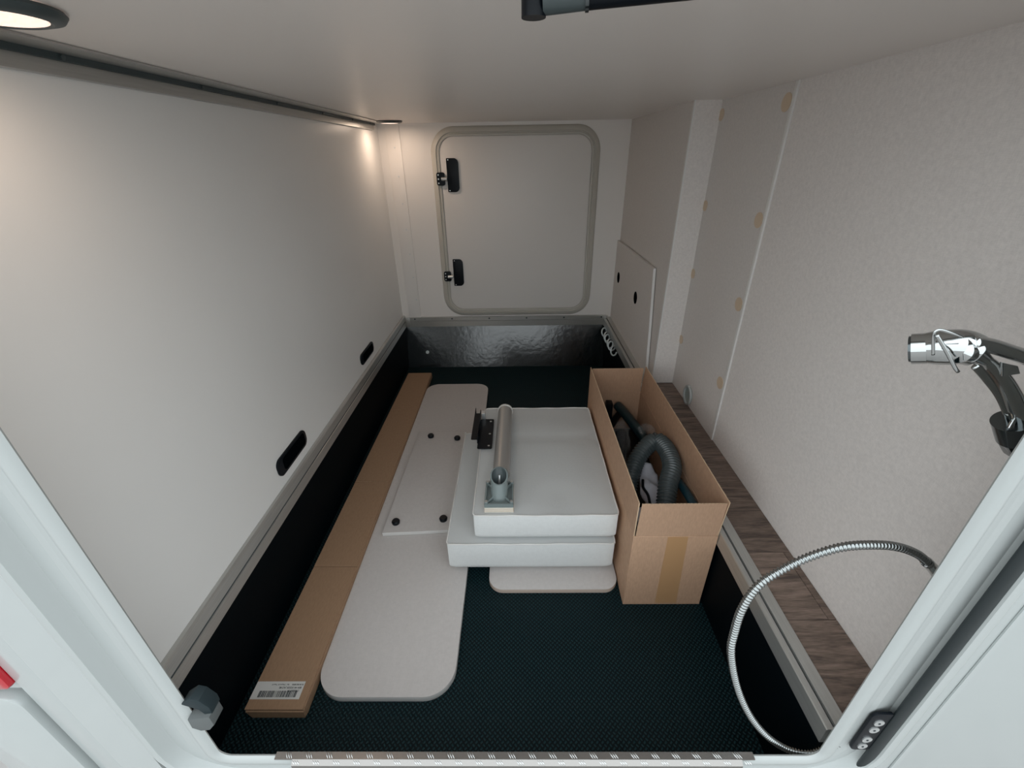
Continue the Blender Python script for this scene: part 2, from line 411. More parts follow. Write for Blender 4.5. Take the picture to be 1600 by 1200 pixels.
# white round outlet low on the wall
ol = empty('wall_outlet', (XR - 0.004, 1.508, 0.334), label='small white round outlet low on the right wall just above the wood ledge', cat='outlet')
bm = bmesh.new()
P = [Vector((XR - 0.009, 1.508 + 0.034 * math.cos(a), 0.334 + 0.036 * math.sin(a))) for a in [2 * math.pi * i / 32 for i in range(32)]]
bm_sweep(bm, P, 0.0055, 10, closed=True); link('ring', bm, GEL2, ol, smooth=True)
cyl('insert', (XR - 0.0045, 1.508, 0.334), (XR - 0.008, 1.508, 0.334), 0.029, mat('outlet_insert', (0.30, 0.36, 0.35), 0.3), ol)
for z_ in (0.372, 0.296): cyl('screw', (XR - 0.0045, 1.508, z_), (XR - 0.012, 1.508, z_), 0.006, SCREW, ol, seg=12)

# ------------------------------------------------------------------ ledge with boards
ledge = box('ledge', 0.56, XR, 0.397, YB, 0.24, 0.284, PITB, **ST)
yb = [0.397, 0.593, 0.773, 0.953, 1.133, 1.313, 1.503, 1.690]
for i, (a, b) in enumerate(zip(yb, yb[1:])):
    xe = XR - 0.0005
    if i == 1:
        box('plank', 0.668, xe, a + 0.0006, 0.7215, 0.284, 0.2915, WOOD, ledge, bev=0.0005, seg=1)
        box('plank', 0.668, xe, 0.7225, b - 0.0006, 0.284, 0.2915, WOOD, ledge, bev=0.0005, seg=1)
        xe = 0.667
    box('plank', 0.577, xe, a + 0.0006, b - 0.0006, 0.284, 0.2915, WOOD, ledge, bev=0.0005, seg=1)
for a, b in ((1.69, 1.95), (1.95, 2.25), (2.25, YB)):
    box('plank', 0.577, XB - 0.0005, a + 0.0006, b - 0.0006, 0.284, 0.2915, WOOD, ledge, bev=0.0005, seg=1)

# ------------------------------------------------------------------ aluminium rails round the pit
def edge_rail(name, xi, xo, y0, y1, m=ALU):
    s = 1 if xo > xi else -1
    ztop = ZR + 0.001; g = xi + s * 0.013
    prof = [(xi, 0.249), (xi, ztop - 0.002), (xi + s * 0.002, ztop), (g, ztop), (g, ztop - 0.006), (g + s * 0.004, ztop - 0.006), (g + s * 0.004, ztop + 0.003), (xo, ztop + 0.003), (xo, 0.249)]
    o = profile_bar(name, prof, y0, y1, 'y', m, **ST)
    box('groove', min(g, g + s * 0.004), max(g, g + s * 0.004), y0, y1, ztop - 0.0062, ztop - 0.0048, ALU_D, o)
    return o
rl = profile_bar('trim_4', [(-0.689, 0.249), (-0.689, 0.281), (-0.692, 0.282), (-0.692, 0.288), (-0.6895, 0.289), (-0.691, 0.316), (-0.696, 0.320), (-0.7045, 0.320), (-0.7045, 0.249)], 0.397, YB - 0.001, 'y', ALU, **ST)
box('groove', -0.6925, -0.6915, 0.397, YB - 0.013, 0.2822, 0.2878, ALU_D, rl)
edge_rail('trim_5', 0.535, 0.576, 0.390, YB - 0.001)
rb = profile_bar('trim_6', [(YB - 0.001, 0.249), (YB - 0.012, 0.249), (YB - 0.012, 0.283), (YB - 0.008, 0.285), (YB - 0.008, 0.288), (YB - 0.012, 0.290), (YB - 0.012, 0.308), (YB - 0.001, 0.310)], -0.664, 0.548, 'x', ALU, **ST)
for k in range(6): cyl('screw', (-0.63 + k * 0.23, YB - 0.012, 0.299), (-0.63 + k * 0.23, YB - 0.0135, 0.299), 0.005, DGREY, rb, seg=10)
for x_ in (-0.672, 0.545): box('corner_post', x_ - 0.012, x_ + 0.012, YB - 0.016, YB - 0.0125, 0.25, 0.309, ALU, rb, bev=0.001)

# top rail between ceiling and left wall
tr = profile_bar('trim_7', [(-0.7045, 1.3375), (-0.634, 1.3375), (-0.634, 1.3345), (-0.688, 1.3345), (-0.692, 1.330), (-0.692, 1.306), (-0.7045, 1.306)], 0.41, 2.46, 'y', ALU, **ST)
box('dark_channel', -0.6905, -0.683, 0.41, 2.46, 1.3255, 1.3344, ALU_D, tr)
box('lower_flange', -0.6925, -0.6905, 0.41, 2.46, 1.306, 1.3255, ALU, tr)
for y_ in (0.804, 1.136, 1.475, 1.809, 2.131, 2.38): cyl('screw', (-0.683, y_, 1.330), (-0.6795, y_, 1.329), 0.0042, DGREY, tr, seg=12)

# ------------------------------------------------------------------ back hatch seen from inside
d1 = slab('door_1', round_rect(-0.393, 0.397, 0.362, 1.276, 0.075, 10), YB - 0.001, YB - 0.012, 'y', mat('hatch_leaf', (0.76, 0.73, 0.70), 0.4, bump=0.04, bscale=300), bev=0.002, **ST)
ring_profile('door_frame', -0.393, 0.397, 0.362, 1.276, 0.075, [(0.001, YB - 0.008), (0.003, YB - 0.008), (0.003, YB - 0.016), (0.010, YB - 0.017), (0.014, YB - 0.012), (0.017, YB - 0.012), (0.020, YB - 0.018), (0.036, YB - 0.014), (0.044, YB - 0.006), (0.046, YB - 0.001)], TRIMB, d1, seg=10)
def hinge(xf, zt, zb, hx0, hx1, kz, fx0, fx1, fz0, fz1):
    h = slab('hinge', round_rect(hx0, hx1, zb, zt, (0.004, 0.022, 0.022, 0.004), 6), YB - 0.0125, YB - 0.020, 'y', BLACKP, d1, bev=0.0015, label='black hinge leaf')
    slab('frame_plate', round_rect(fx0, fx1, fz0, fz1, 0.010, 5), YB - 0.0185, YB - 0.026, 'y', BLACKP, h, bev=0.0015)
    cyl('knuckle', (fx1 - 0.018, YB - 0.03, kz), (fx1 + 0.012, YB - 0.03, kz), 0.0085, SCREW, h, seg=16)
    for z_ in (fz0 + 0.012, (fz0 + fz1) / 2, fz1 - 0.012): cyl('screw', (fx0 + 0.010, YB - 0.026, z_), (fx0 + 0.010, YB - 0.028, z_), 0.0038, SCREW, h, seg=10)
    for z_ in (zb + 0.008, zt - 0.008): cyl('screw', (hx0 + 0.010, YB - 0.020, z_), (hx0 + 0.010, YB - 0.022, z_), 0.003, SCREW, h, seg=8)
hinge(0, 1.178, 1.015, -0.362, -0.300, 1.080, -0.418, -0.374, 1.048, 1.112)
hinge(0, 0.660, 0.505, -0.368, -0.310, 0.562, -0.424, -0.382, 0.534, 0.592)

# ------------------------------------------------------------------ front: frame of the opening and the body outside
FY = 0.37
frame = ring_profile('door_2', -0.538, 0.521, 0.243, 1.345, 0.020,
    [(0.060, 0.381), (0.020, 0.378), (0.002, 0.375), (0.0, 0.372), (0.004, 0.368), (0.011, 0.3655), (0.020, 0.3665), (0.026, 0.372), (0.030, 0.377), (0.094, 0.388), (0.099, 0.383), (0.104, 0.366), (0.112, 0.3635), (0.118, 0.366)], GEL2, seg=8, **ST)
# body around the frame (a sheet with a hole)
bm = bmesh.new()
def sheet(bm, x0, x1, z0, z1, y0, y1): bm_box(bm, x0, x1, y0, y1, z0, z1)
body = box('wall_front', -0.728, -0.655, 0.366, 0.41, -0.35, 2.1, GEL, **ST)
box('upper_body', -0.655, 2.2, 0.368, 0.41, 1.463, 2.1, GEL, body)
box('lower_body', -0.655, 0.639, 0.368, 0.41, -0.35, 0.128, GEL, body)
box('right_body', 0.638, 2.2, 0.368, 0.41, -0.35, 1.463, GEL, body)
corner = box('wall_front_corner', -0.774, -0.7305, 0.368, 0.41, -0.35, 2.1, GEL, bev=0.001, **ST)
box('gap_back', -0.7305, -0.728, 0.385, 0.41, -0.35, 2.1, RUBBER, corner)
box('upper_corner', -0.935, -0.774, 0.372, 0.41, 0.70, 2.1, GEL, corner, bev=0.002)
box('side_return', -0.935, -0.774, 0.4005, 0.43, -0.35, 0.70, RUBBER, corner)
box('under_lamp', -0.935, -0.774, 0.374, 0.404, 0.458, 0.476, GEL, corner, bev=0.002)
# side wall of the vehicle
box('wall_outer_left', -0.935, -0.90, 0.43, 2.62, -0.35, 2.1, GEL, **ST)
# bumper flap
slab('rear_bumper_flap', round_rect(-0.932, -0.790, -0.30, 0.450, (0.01, 0.01, 0.03, 0.02), 6), 0.40, 0.362, 'y', GEL, bev=0.004,
     label='white body flap with rounded corner under the red tail lamp', cat='body panel')
tl = empty('tail_lamp', (-0.85, 0.37, 0.58), label='red tail lamp at the far left edge beside the white body', cat='lamp')
slab('lens', round_rect(-0.93, -0.776, 0.478, 0.69, (0.02, 0.012, 0.02, 0.02), 5), 0.403, 0.360, 'y', RED, tl, bev=0.006)
slab('inner_lens', round_rect(-0.92, -0.797, 0.502, 0.67, 0.012, 5), 0.3602, 0.3575, 'y', REDD, tl, bev=0.001)

# black seal and the opened door leaf on the right
bm = bmesh.new()
P = [Vector((0.618, 0.374, z_ / 10)) for z_ in range(-2, 15)]
bm_sweep(bm, P, 0.0115, 16, flat=(1.0, 0.5), up=(1, 0, 0))
link('door_seal', bm, RUBBER, None, smooth=True, label='black rubber seal running down the right side of the white opening frame', cat='seal')
leaf = slab('door_3', round_rect(0.6325, 1.55, -0.02, 1.40, 0.04, 6), 0.3795, 0.3665, 'y', GEL, bev=0.003, **ST)
slab('raised_panel', round_rect(0.654, 1.53, 0.0, 1.38, 0.035, 6), 0.3666, 0.3635, 'y', GEL, leaf, bev=0.0025)
hp = slab('hinge_plate', round_rect(0.573, 0.606, 0.262, 0.378, (0.010, 0.002, 0.002, 0.010), 5), 0.3785, 0.3735, 'y', BLACKP, bev=0.0012,
          label='black hinge plate with four bright screws at the lower right of the frame', cat='hinge')
for z_ in (0.277, 0.299, 0.331, 0.353):
    s_ = cyl('screw', (0.590, 0.3735, z_), (0.590, 0.3718, z_), 0.0082, SCREW, hp, seg=16)
    cyl('screw_socket', (0.590, 0.3719, z_), (0.590, 0.3713, z_), 0.0022, INK, hp, seg=6)

# checker plate on the sill
cp = empty('checker_plate', (0, 0.37, 0.25), label='bright aluminium checker plate strip on the white door sill', cat='sill plate')
profile_bar('plate_top', [(0.3745, 0.2515), (0.3635, 0.2515), (0.3635, 0.2485), (0.3745, 0.2485)], -0.437, 0.408, 'x', CHK, cp)
profile_bar('plate_front', [(0.3633, 0.2515), (0.3560, 0.2460), (0.3550, 0.2300), (0.3560, 0.2300), (0.3575, 0.2450), (0.3633, 0.2485)], -0.405, 0.385, 'x', CHK, cp)
bm = bmesh.new()
k = 0; x_ = -0.42
while x_ < 0.395:
    for j in range(3):
        a = Vector((x_ + 0.004 * j, 0.3735, 0.2520)); b = a + Vector((0.006, -0.009, 0))
        bm_sweep(bm, [a, (a + b) / 2, b], lambda i, n: 0.0011 if i == 1 else 0.0003, 6, flat=(0.8, 1))
    for j in range(3):
        a = Vector((x_ + 0.016 + 0.004 * j, 0.3620, 0.2507)); b = a + Vector((0.005, -0.0055, -0.0045))
        bm_sweep(bm, [a, (a + b) / 2, b], lambda i, n: 0.0013 if i == 1 else 0.0003, 6)
    x_ += 0.036
link('tread_bars', bm, SCREW, cp, smooth=True, kind='stuff')
for x0, x1 in ((-0.53, -0.437), (0.408, 0.515)): pass

# grey striker on the left side of the frame
la = empty('door_catch', (-0.530, 0.372, 0.40), label='grey plastic door catch on the lower left frame edge', cat='catch')
GC = mat('grey_catch', (0.018, 0.028, 0.032), 0.6, spec=0.2); GC2 = mat('grey_catch_light', (0.11, 0.12, 0.12), 0.6, spec=0.2)
slab('upper_jaw', [(-0.540, 0.425), (-0.520, 0.441), (-0.508, 0.436), (-0.498, 0.415), (-0.499, 0.398), (-0.512, 0.396), (-0.518, 0.410), (-0.530, 0.418)], 0.388, 0.366, 'y', GC, la, bev=0.002)
slab('lower_jaw', [(-0.538, 0.392), (-0.512, 0.396), (-0.500, 0.400), (-0.500, 0.375), (-0.512, 0.360), (-0.528, 0.357), (-0.540, 0.366)], 0.386, 0.360, 'y', GC2, la, bev=0.002)

# ------------------------------------------------------------------ black flush grips on the left wall
def grip(y0, y1, z0, z1, label):
    g = slab('flush_grip', round_rect(y0, y1, z0, z1, (0.022, 0.022, 0.022, 0.022), 6), XL - 0.0, XL + 0.006, 'x', BLACKP, bev=0.0015, label=label, cat='grip', group='flush grips on the left wall')
    slab('recess', round_rect(y0 + 0.03, y1 - 0.012, z0 + 0.008, z1 - 0.008, 0.012, 5), XL + 0.0061, XL + 0.0066, 'x', HOLE, g)
grip(0.994, 1.180, 0.353, 0.411, 'larger-looking black flush grip low on the left wall, nearer the opening')
grip(1.762, 1.950, 0.353, 0.405, 'smaller-looking black flush grip low on the left wall, nearer the back hatch')

# ------------------------------------------------------------------ ceiling lights
def clight(x, y, label, watts):
    t = empty('ceiling_light', (x, y, ZC), label=label, cat='light', group='round ceiling lights')
    bm = bmesh.new(); prof = [(0.058, -0.0005), (0.060, -0.004), (0.056, -0.009), (0.045, -0.012), (0.042, -0.0105), (0.042, -0.004)]; rings = []
    for r, z in prof: rings.append([bm.verts.new((x + r * math.cos(2 * math.pi * k / 40), y + r * math.sin(2 * math.pi * k / 40), ZC + z)) for k in range(40)])
    for A, B in zip(rings, rings[1:]):
        for k in range(40): bm.faces.new((A[k], A[(k + 1) % 40], B[(k + 1) % 40], B[k]))
    link('bezel', bm, DGREY, t, smooth='auto')
    cyl('lens', (x, y, ZC - 0.003), (x, y, ZC - 0.0105), 0.0425, LENS, t, seg=40)
    ld = bpy.data.lights.new('lamp_glow', 'AREA'); ld.shape = 'DISK'; ld.size = 0.075; ld.energy = watts; ld.color = (1.0, 0.76, 0.58)
    lo = bpy.data.objects.new('lamp_glow', ld); COL.objects.link(lo); lo.parent = t; lo.location = (0, 0, -0.016)
clight(-0.587, 2.36, 'small-looking lit round ceiling light in the far left corner above the back hatch', 0.6)
clight(-0.553, 0.590, 'large-looking lit round ceiling light cut by the top left corner', 0.32)

# ------------------------------------------------------------------ gas strut under the ceiling
gs = empty('gas_strut', (0.02, 0.48, 1.29), label='black gas strut lying under the ceiling at the top of the opening', cat='strut')
A = Vector((0.013, 0.475, 1.304)); D = Vector((0.62, 0.405, 1.3265)) - A; L = D.length; D.normalize()
cyl('cylinder', A + D * 0.050, A + D * (L), 0.0098, BLACKP, gs, seg=28)
cyl('end_sleeve', A + D * 0.012, A + D * 0.050, 0.0105, DGREY, gs, r1=0.0098, seg=28)
cyl('ball_socket', A + Vector((0.004, 0, 0.012)), A + Vector((0.004, 0, -0.011)), 0.0105, BLACKP, gs, seg=20)
cyl('retaining_clip', A + D * 0.047, A + D * 0.050, 0.0112, CHROME_D, gs, seg=24)

# ------------------------------------------------------------------ long flat carton
lb = empty('long_carton', (-0.586, 1.44, 0), label='long flat brown cardboard carton lying along the left pit wall', cat='box')
bm = bmesh.new(); bm_box(bm, -0.657, -0.5165, 0.545, 2.338, 0.0005, 0.028, 0.0012, 1)
link('carton_body', bm, CARD_L, lb)
ys = [0.5435, 0.948, 1.275, 1.355, 1.945, 2.340]
for i, (a, b) in enumerate(zip(ys, ys[1:])):
    bm = bmesh.new(); dz = [0, 0.0006, -0.0003, 0.0004, 0][i]
    bm_box(bm, -0.6585, -0.5185, a + 0.0007, b - 0.0007, 0.028, 0.0325 + dz, 0.001, 1)
    link('lid_panel', bm, CARD_L, lb)
box('side_flap', -0.5185, -0.515, 0.55, 2.334, 0.002, 0.0305, CARD_L, lb, bev=0.0008, seg=1)
slab('end_flap', [(-0.647, 0.0008), (-0.518, 0.0008), (-0.5165, 0.0255), (-0.656, 0.0265)], 0.5445, 0.5415, 'y', CARD_L, lb)
lab = box('shipping_label', -0.6575, -0.537, 0.566, 0.606, 0.0326, 0.0329, PAPER, lb, label='white barcode label')
lab['_w'] = lb.location[:]
def bars_mesh():
    bm = bmesh.new(); rnd = random.Random(7); x = -0.548
    while x > -0.640:
        w = rnd.choice((0.0008, 0.0012, 0.002, 0.0026)); g = rnd.choice((0.0007, 0.001, 0.0014))
        vs = [bm.verts.new(p) for p in ((x - w, 0.570, 0.0331), (x, 0.570, 0.0331), (x, 0.5845, 0.0331), (x - w, 0.5845, 0.0331))]
        bm.faces.new(vs); x -= w + g
    return bm
link('barcode', bars_mesh(), INK, lab, kind='stuff')
def text(name, body, loc, size, m, parent, rot=math.pi, wx=1.0):
    cu = bpy.data.curves.new(name, 'FONT'); cu.body = body; cu.size = size; cu.offset = 0.00012
    o = bpy.data.objects.new(name, cu); COL.objects.link(o)
    bpy.context.view_layer.update()
    me = bpy.data.meshes.new_from_object(o); bpy.data.objects.remove(o)
    me.transform(Matrix.Translation(loc) @ Matrix.Rotation(rot, 4, 'Z') @ Matrix.Diagonal((wx, 1, 1, 1)))
    w = parent.get('_w', parent.location); me.transform(Matrix.Translation(w).inverted())
    me.materials.append(m)
    t = bpy.data.objects.new(name, me); COL.objects.link(t); t.parent = parent; t['kind'] = 'stuff'
    return t
text('printed_text', '1700000704', (-0.5440, 0.5865, 0.0331), 0.0058, INK, lab)
text('printed_text', 'BE4 44 XDDE (4,0 M)', (-0.5415, 0.5935, 0.0331), 0.0062, INK, lab)
text('printed_text', '00 00 000 00000      Size 1 Project 01 Tout-01', (-0.5395, 0.6000, 0.0331), 0.0042, INK, lab)

# ------------------------------------------------------------------ table boards on the floor
tb = slab('long_board', [(-0.513, 0.645), ] and round_rect(-0.515, -0.166, 0.576, 2.215, (0.075, 0.075, 0.07, 0.07), 12), 0.0005, 0.0205, 'z', None, mats=[TOPB, EDGE], bev=0.0012,
          label='long pale grey table top with rounded corners lying beside the long carton', cat='table top')
p3 = slab('short_board', round_rect(-0.095, 0.303, 0.874, 1.45, 0.045, 10), 0.0005, 0.0175, 'z', None, mats=[TOPB, mat('tan_edge', (0.62, 0.50, 0.42), 0.5)], bev=0.001,
          label='small pale board with rounded corners on the floor under the cushions', cat='board')
ext = slab('footed_board', [(-0.474, 1.082), (0.05, 1.112), (0.05, 1.680), (-0.467, 1.702)], 0.0215, 0.0375, 'z', None, mats=[TOPB, EDGE], bev=0.0008,
           label='thin pale board with round black feet lying upside down on the table top', cat='board')
for x_, y_ in ((-0.404, 1.660), (-0.279, 1.640), (-0.437, 1.128), (-0.270, 1.142)):
    bm = bmesh.new(); bm_cyl(bm, (x_, y_, 0.0375), (x_, y_, 0.046), 0.0135, 0.0145, 24); bm_cyl(bm, (x_, y_, 0.046), (x_, y_, 0.0505), 0.0145, 0.0115, 24)
    link('foot', bm, BLACKP, ext, smooth='auto')

# ------------------------------------------------------------------ cushions
def cushion(name, x0, x1, y0, y1, z0, z1, label, crease=None, dents=()):
    t = empty(name, ((x0 + x1) / 2, (y0 + y1) / 2, z0), label=label, cat='cushion')
    bm = bmesh.new(); bmesh.ops.create_cube(bm, size=2.0)
    bmesh.ops.subdivide_edges(bm, edges=bm.edges[:], cuts=27, use_grid_fill=True)
    H = Vector(((x1 - x0) / 2, (y1 - y0) / 2, (z1 - z0) / 2)); C_ = Vector(((x0 + x1) / 2, (y0 + y1) / 2, (z0 + z1) / 2)); r = 0.013
    for v in bm.verts:
        q = v.co.copy(); p = Vector((q.x * H.x, q.y * H.y, q.z * H.z))
        # concentrate samples at the borders
        p = Vector([math.copysign(H[i] * (1 - (1 - abs(q[i])) ** 1.0 * 1.0), q[i]) for i in range(3)])
        zt = q.z > 0; rr = 0.004 if zt else 0.016
        rr = rr if abs(q.z) > 0.75 else 0.010
        rxy = 0.010
        inner = Vector((max(-(H.x - rxy), min(H.x - rxy, p.x)), max(-(H.y - rxy), min(H.y - rxy, p.y)), 0))
        d = Vector((p.x - inner.x, p.y - inner.y, 0))
        if d.length > 1e-6 and (abs(q.x) > 0.999 or abs(q.y) > 0.999): d.normalize(); p.x = inner.x + d.x * rxy; p.y = inner.y + d.y * rxy
        # round the underside edge
        if q.z < -0.55:
            k = (-(q.z) - 0.55) / 0.45; ins = 0.018 * (1 - math.sqrt(max(0, 1 - k * k)))
            p.x -= math.copysign(min(abs(p.x), ins) * abs(q.x) ** 6, q.x); p.y -= math.copysign(min(abs(p.y), ins) * abs(q.y) ** 6, q.y)
        bul = (1 - q.z * q.z)
        if abs(q.x) > 0.999: p.x += math.copysign(0.004 * bul * (1 - q.y ** 4), q.x)
        if abs(q.y) > 0.999: p.y += math.copysign(0.003 * bul * (1 - q.x ** 4), q.y)
        if q.z > 0.999:
            p.z += 0.005 * (1 - q.x ** 4) * (1 - q.y ** 4) - 0.002
            if crease is not None:
                dy = (C_.y + p.y - crease) / 0.03; p.z -= 0.004 * math.exp(-dy * dy)
            for dx_, dy_, dr, dd in dents:
                e = ((C_.x + p.x - dx_) ** 2 + (C_.y + p.y - dy_) ** 2) / dr ** 2; p.z -= dd * math.exp(-e)
        v.co = p + C_
    for f in bm.faces:
        c = f.calc_center_median(); f.normal_update()
        f.material_index = 1 if (c.z > z1 - 0.009 and abs(f.normal.z) > 0.6) else 0
    link('cover', bm, [CUSHS, CUSHT], t, smooth='auto')
    pts = round_rect(x0 + 0.0005, x1 - 0.0005, y0 + 0.0005, y1 - 0.0005, 0.010, 5)
    P = resample([Vector((u, v, z1 - 0.0015)) for u, v in pts] + [Vector((*pts[0], z1 - 0.0015))], 0.012)
    P = [p + Vector((0, 0, 0.0008 * math.sin(i * 0.7) + 0.0006 * math.sin(i * 0.23))) for i, p in enumerate(P)]
    bm = bmesh.new(); bm_sweep(bm, P, 0.0022, 8, closed=True)
    link('piping', bm, EDGE, t, smooth=True)
    return t
c1 = cushion('seat_cushion', -0.221, 0.291, 0.928, 1.520, 0.039, 0.152, 'wider pale grey seat cushion, lower of the two stacked cushions')
box('zip_pull', -0.226, -0.220, 1.521, 1.530, 0.138, 0.150, SCREW, c1, bev=0.001)
c2 = cushion('seat_cushion', -0.136, 0.294, 0.940, 1.548, 0.1575, 0.256, 'narrower pale grey seat cushion, upper of the two, carrying the table leg', crease=1.335,
             dents=((0.12, 1.03, 0.07, 0.004), (-0.02, 1.0, 0.06, -0.002)))

# ------------------------------------------------------------------ table leg with cast foot on the top cushion
tlg = empty('table_pedestal', (-0.055, 1.25, 0.258), label='grey metal table leg tube lying on the upper cushion with square cast foot', cat='table leg')
cyl('tube', (-0.050, 1.475, 0.288), (-0.055, 1.085, 0.290), 0.0275, TUBEM, tlg, seg=36)
bm = bmesh.new(); bm_cyl(bm, (-0.050, 1.470, 0.288), (-0.050, 1.480, 0.288), 0.030, 0.029, 36); link('end_collar', bm, EDGE, tlg, smooth='auto')
box('wood_block', -0.101, -0.015, 0.950, 1.050, 0.258, 0.277, PLY, tlg, bev=0.001)
for z_ in (0.264, 0.271): box('block_layer', -0.1014, -0.0146, 0.9494, 1.0506, z_, z_ + 0.0006, CARD, tlg)
bm = bmesh.new()
bm_box(bm, -0.101, -0.015, 0.950, 1.050, 0.277, 0.281, 0.001)
for (a, b, c, d) in ((-0.101, -0.015, 0.950, 0.955), (-0.101, -0.015, 1.045, 1.05), (-0.101, -0.096, 0.955, 1.045), (-0.020, -0.015, 0.955, 1.045)): bm_box(bm, a, b, c, d, 0.281, 0.291)
bp_ = link('base_plate', bm, GREYC, tlg)
C0 = Vector((-0.058, 1.0, 0.281))
for sx in (-1, 1):
    for sy in (-1, 1):
        p1_ = C0 + Vector((sx * 0.037, sy * 0.043, 0))
        cyl('screw_boss', p1_, p1_ + Vector((0, 0, 0.014)), 0.006, GREYC, tlg, seg=16)
        cyl('screw', p1_ + Vector((0, 0, 0.014)), p1_ + Vector((0, 0, 0.016)), 0.0045, SCREW, tlg, seg=12)
        bm = bmesh.new(); bm_sweep(bm, [C0 + Vector((sx * 0.015, sy * 0.015, 0.006)), p1_ + Vector((0, 0, 0.005))], 0.004, 6, flat=(1.6, 0.5), up=(0, 0, 1)); link('rib', bm, GREYC, tlg)
# hollow oblique socket rising from the plate towards the back
bm = bmesh.new(); n_ = 36; r_o, r_i = 0.0265, 0.0225
ax = Vector((0, 0.30, 0.95)).normalized(); c_b = Vector((-0.058, 0.995, 0.281)); c_t = c_b + Vector((0, 0.022, 0.060))
ro_b, ro_t, ri_t, ri_b = [], [], [], []
for k in range(n_):
    a = 2 * math.pi * k / n_; dx, dy = math.cos(a), math.sin(a)
    zc_ = 0.014 * dy
    ro_b.append(bm.verts.new(c_b + Vector((dx * r_o * 0.95, dy * r_o * 1.0, 0))))
    ro_t.append(bm.verts.new(c_t + Vector((dx * r_o, dy * r_o, zc_))))
    ri_t.append(bm.verts.new(c_t + Vector((dx * r_i, dy * r_i, zc_ + 0.0005))))
    ri_b.append(bm.verts.new(c_b + Vector((dx * r_i * 0.9, dy * r_i * 0.9, 0.010))))
for k in range(n_):
    j = (k + 1) % n_
    for A_, B_ in ((ro_b, ro_t), (ro_t, ri_t), (ri_t, ri_b)): bm.faces.new((A_[k], A_[j], B_[j], B_[k]))
bm.faces.new(ri_b)
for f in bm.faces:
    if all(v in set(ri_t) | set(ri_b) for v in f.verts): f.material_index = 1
bmesh.ops.recalc_face_normals(bm, faces=bm.faces)
link('socket', bm, [GREYC, DGREY], tlg, smooth='auto')  # bore faces get the darker grey: shade inside the socket, painted as colour
cyl('clamp_bolt', (-0.058, 1.012, 0.292), (-0.057, 1.028, 0.335), 0.0042, SCREW, tlg, seg=12)

# black folded bracket lying at the back left of the upper cushion
br = empty('metal_bracket', (-0.12, 1.36, 0.257), label='black folded metal bracket with screw holes beside the table leg', cat='bracket')
bpl = slab('perforated_plate', round_rect(-0.147, -0.094, 1.258, 1.452, 0.006, 4), 0.2615, 0.2640, 'z', BLACKP, br)
for y_ in (1.275, 1.350, 1.435): cyl('hole_bush', (-0.106, y_, 0.2640), (-0.106, y_, 0.2645), 0.0042, SCREW, bpl if False else br, seg=14)
slab('upright_web', round_rect(1.290, 1.480, 0.262, 0.292, 0.003, 3), -0.149, -0.1465, 'x', BLACKP, br)
slab('outer_flange', round_rect(-0.172, -0.148, 1.300, 1.480, 0.005, 4), 0.272, 0.2745, 'z', BLACKP, br)
slab('end_lip', [(-0.172, 0.272), (-0.168, 0.300), (-0.166, 0.300), (-0.166, 0.272)], 1.478, 1.480, 'y', BLACKP, br)
box('clear_tab', -0.143, -0.128, 1.452, 1.474, 0.262, 0.290, SCREW, br, bev=0.001)

# ------------------------------------------------------------------ open tall carton
cb = empty('open_carton', (0.42, 1.24, 0), label='open tall brown cardboard box with raised flaps, holding hoses and parts', cat='box')
X0, X1, Y0, Y1, ZF, ZT, T = 0.307, 0.5335, 0.836, 1.640, 0.280, 0.392, 0.004
box('box_bottom', X0, X1, Y0, Y1, 0.0005, 0.004, CARD_IN, cb)
box('front_panel', X0, X1, Y0, Y0 + T, 0.004, ZF, CARD, cb, bev=0.0008, seg=1)
box('back_panel', X0, X1, Y1 - T, Y1, 0.004, ZF, CARD_IN, cb, bev=0.0008, seg=1)
box('side_panel', X0, X0 + T, Y0 + T, Y1 - T, 0.004, ZF, CARD, cb)
box('side_panel', X1 - T, X1, Y0 + T, Y1 - T, 0.004, ZF, CARD_IN, cb)
def flap(pa, pb, up, t, name='flap'):
    """upright flap from base line pa-pb, moved by `up`, thickness vector t; corrugated cut edge on top"""
    pa, pb, up, t = Vector(pa), Vector(pb), Vector(up), Vector(t); n = 48; bm = bmesh.new()
    base = [pa + (pb - pa) * i / n for i in range(n + 1)]
    A = [bm.verts.new(p) for p in base]; B = [bm.verts.new(p + up + Vector((0, 0, 0.0007 * (i % 2)))) for i, p in enumerate(base)]
    A2 = [bm.verts.new(p + t) for p in base]; B2 = [bm.verts.new(p + t + up + Vector((0, 0, 0.0007 * ((i + 1) % 2)))) for i, p in enumerate(base)]
    for i in range(n):
        bm.faces.new((A[i], A[i + 1], B[i + 1], B[i])); bm.faces.new((A2[i], B2[i], B2[i + 1], A2[i + 1]))
        bm.faces.new((B[i], B[i + 1], B2[i + 1], B2[i])).material_index = 1; bm.faces.new((A[i], A2[i], A2[i + 1], A[i + 1]))
    bm.faces.new((A[0], B[0], B2[0], A2[0])).material_index = 1; bm.faces.new((A[-1], A2[-1], B2[-1], B[-1])).material_index = 1
    bmesh.ops.recalc_face_normals(bm, faces=bm.faces)
    return link(name, bm, [CARD_IN, CUT], cb)
H_ = ZT - ZF
flap((X0 + 0.006, Y0 + 0.001, ZF + 0.0005), (X1 - 0.003, Y0 + 0.001, ZF + 0.0005), (0.004, 0.001, H_), (0, T - 0.001, 0))
flap((X0 + 0.008, Y1 - T, ZF + 0.0005), (X1 - 0.006, Y1 - T, ZF + 0.0005), (0, -0.004, H_), (0, T - 0.001, 0))
flap((X0, Y0 + 0.002, ZF + 0.0005), (X0, Y1, ZF + 0.0005), (0.000, 0, H_ + 0.004), (T - 0.001, 0, 0))
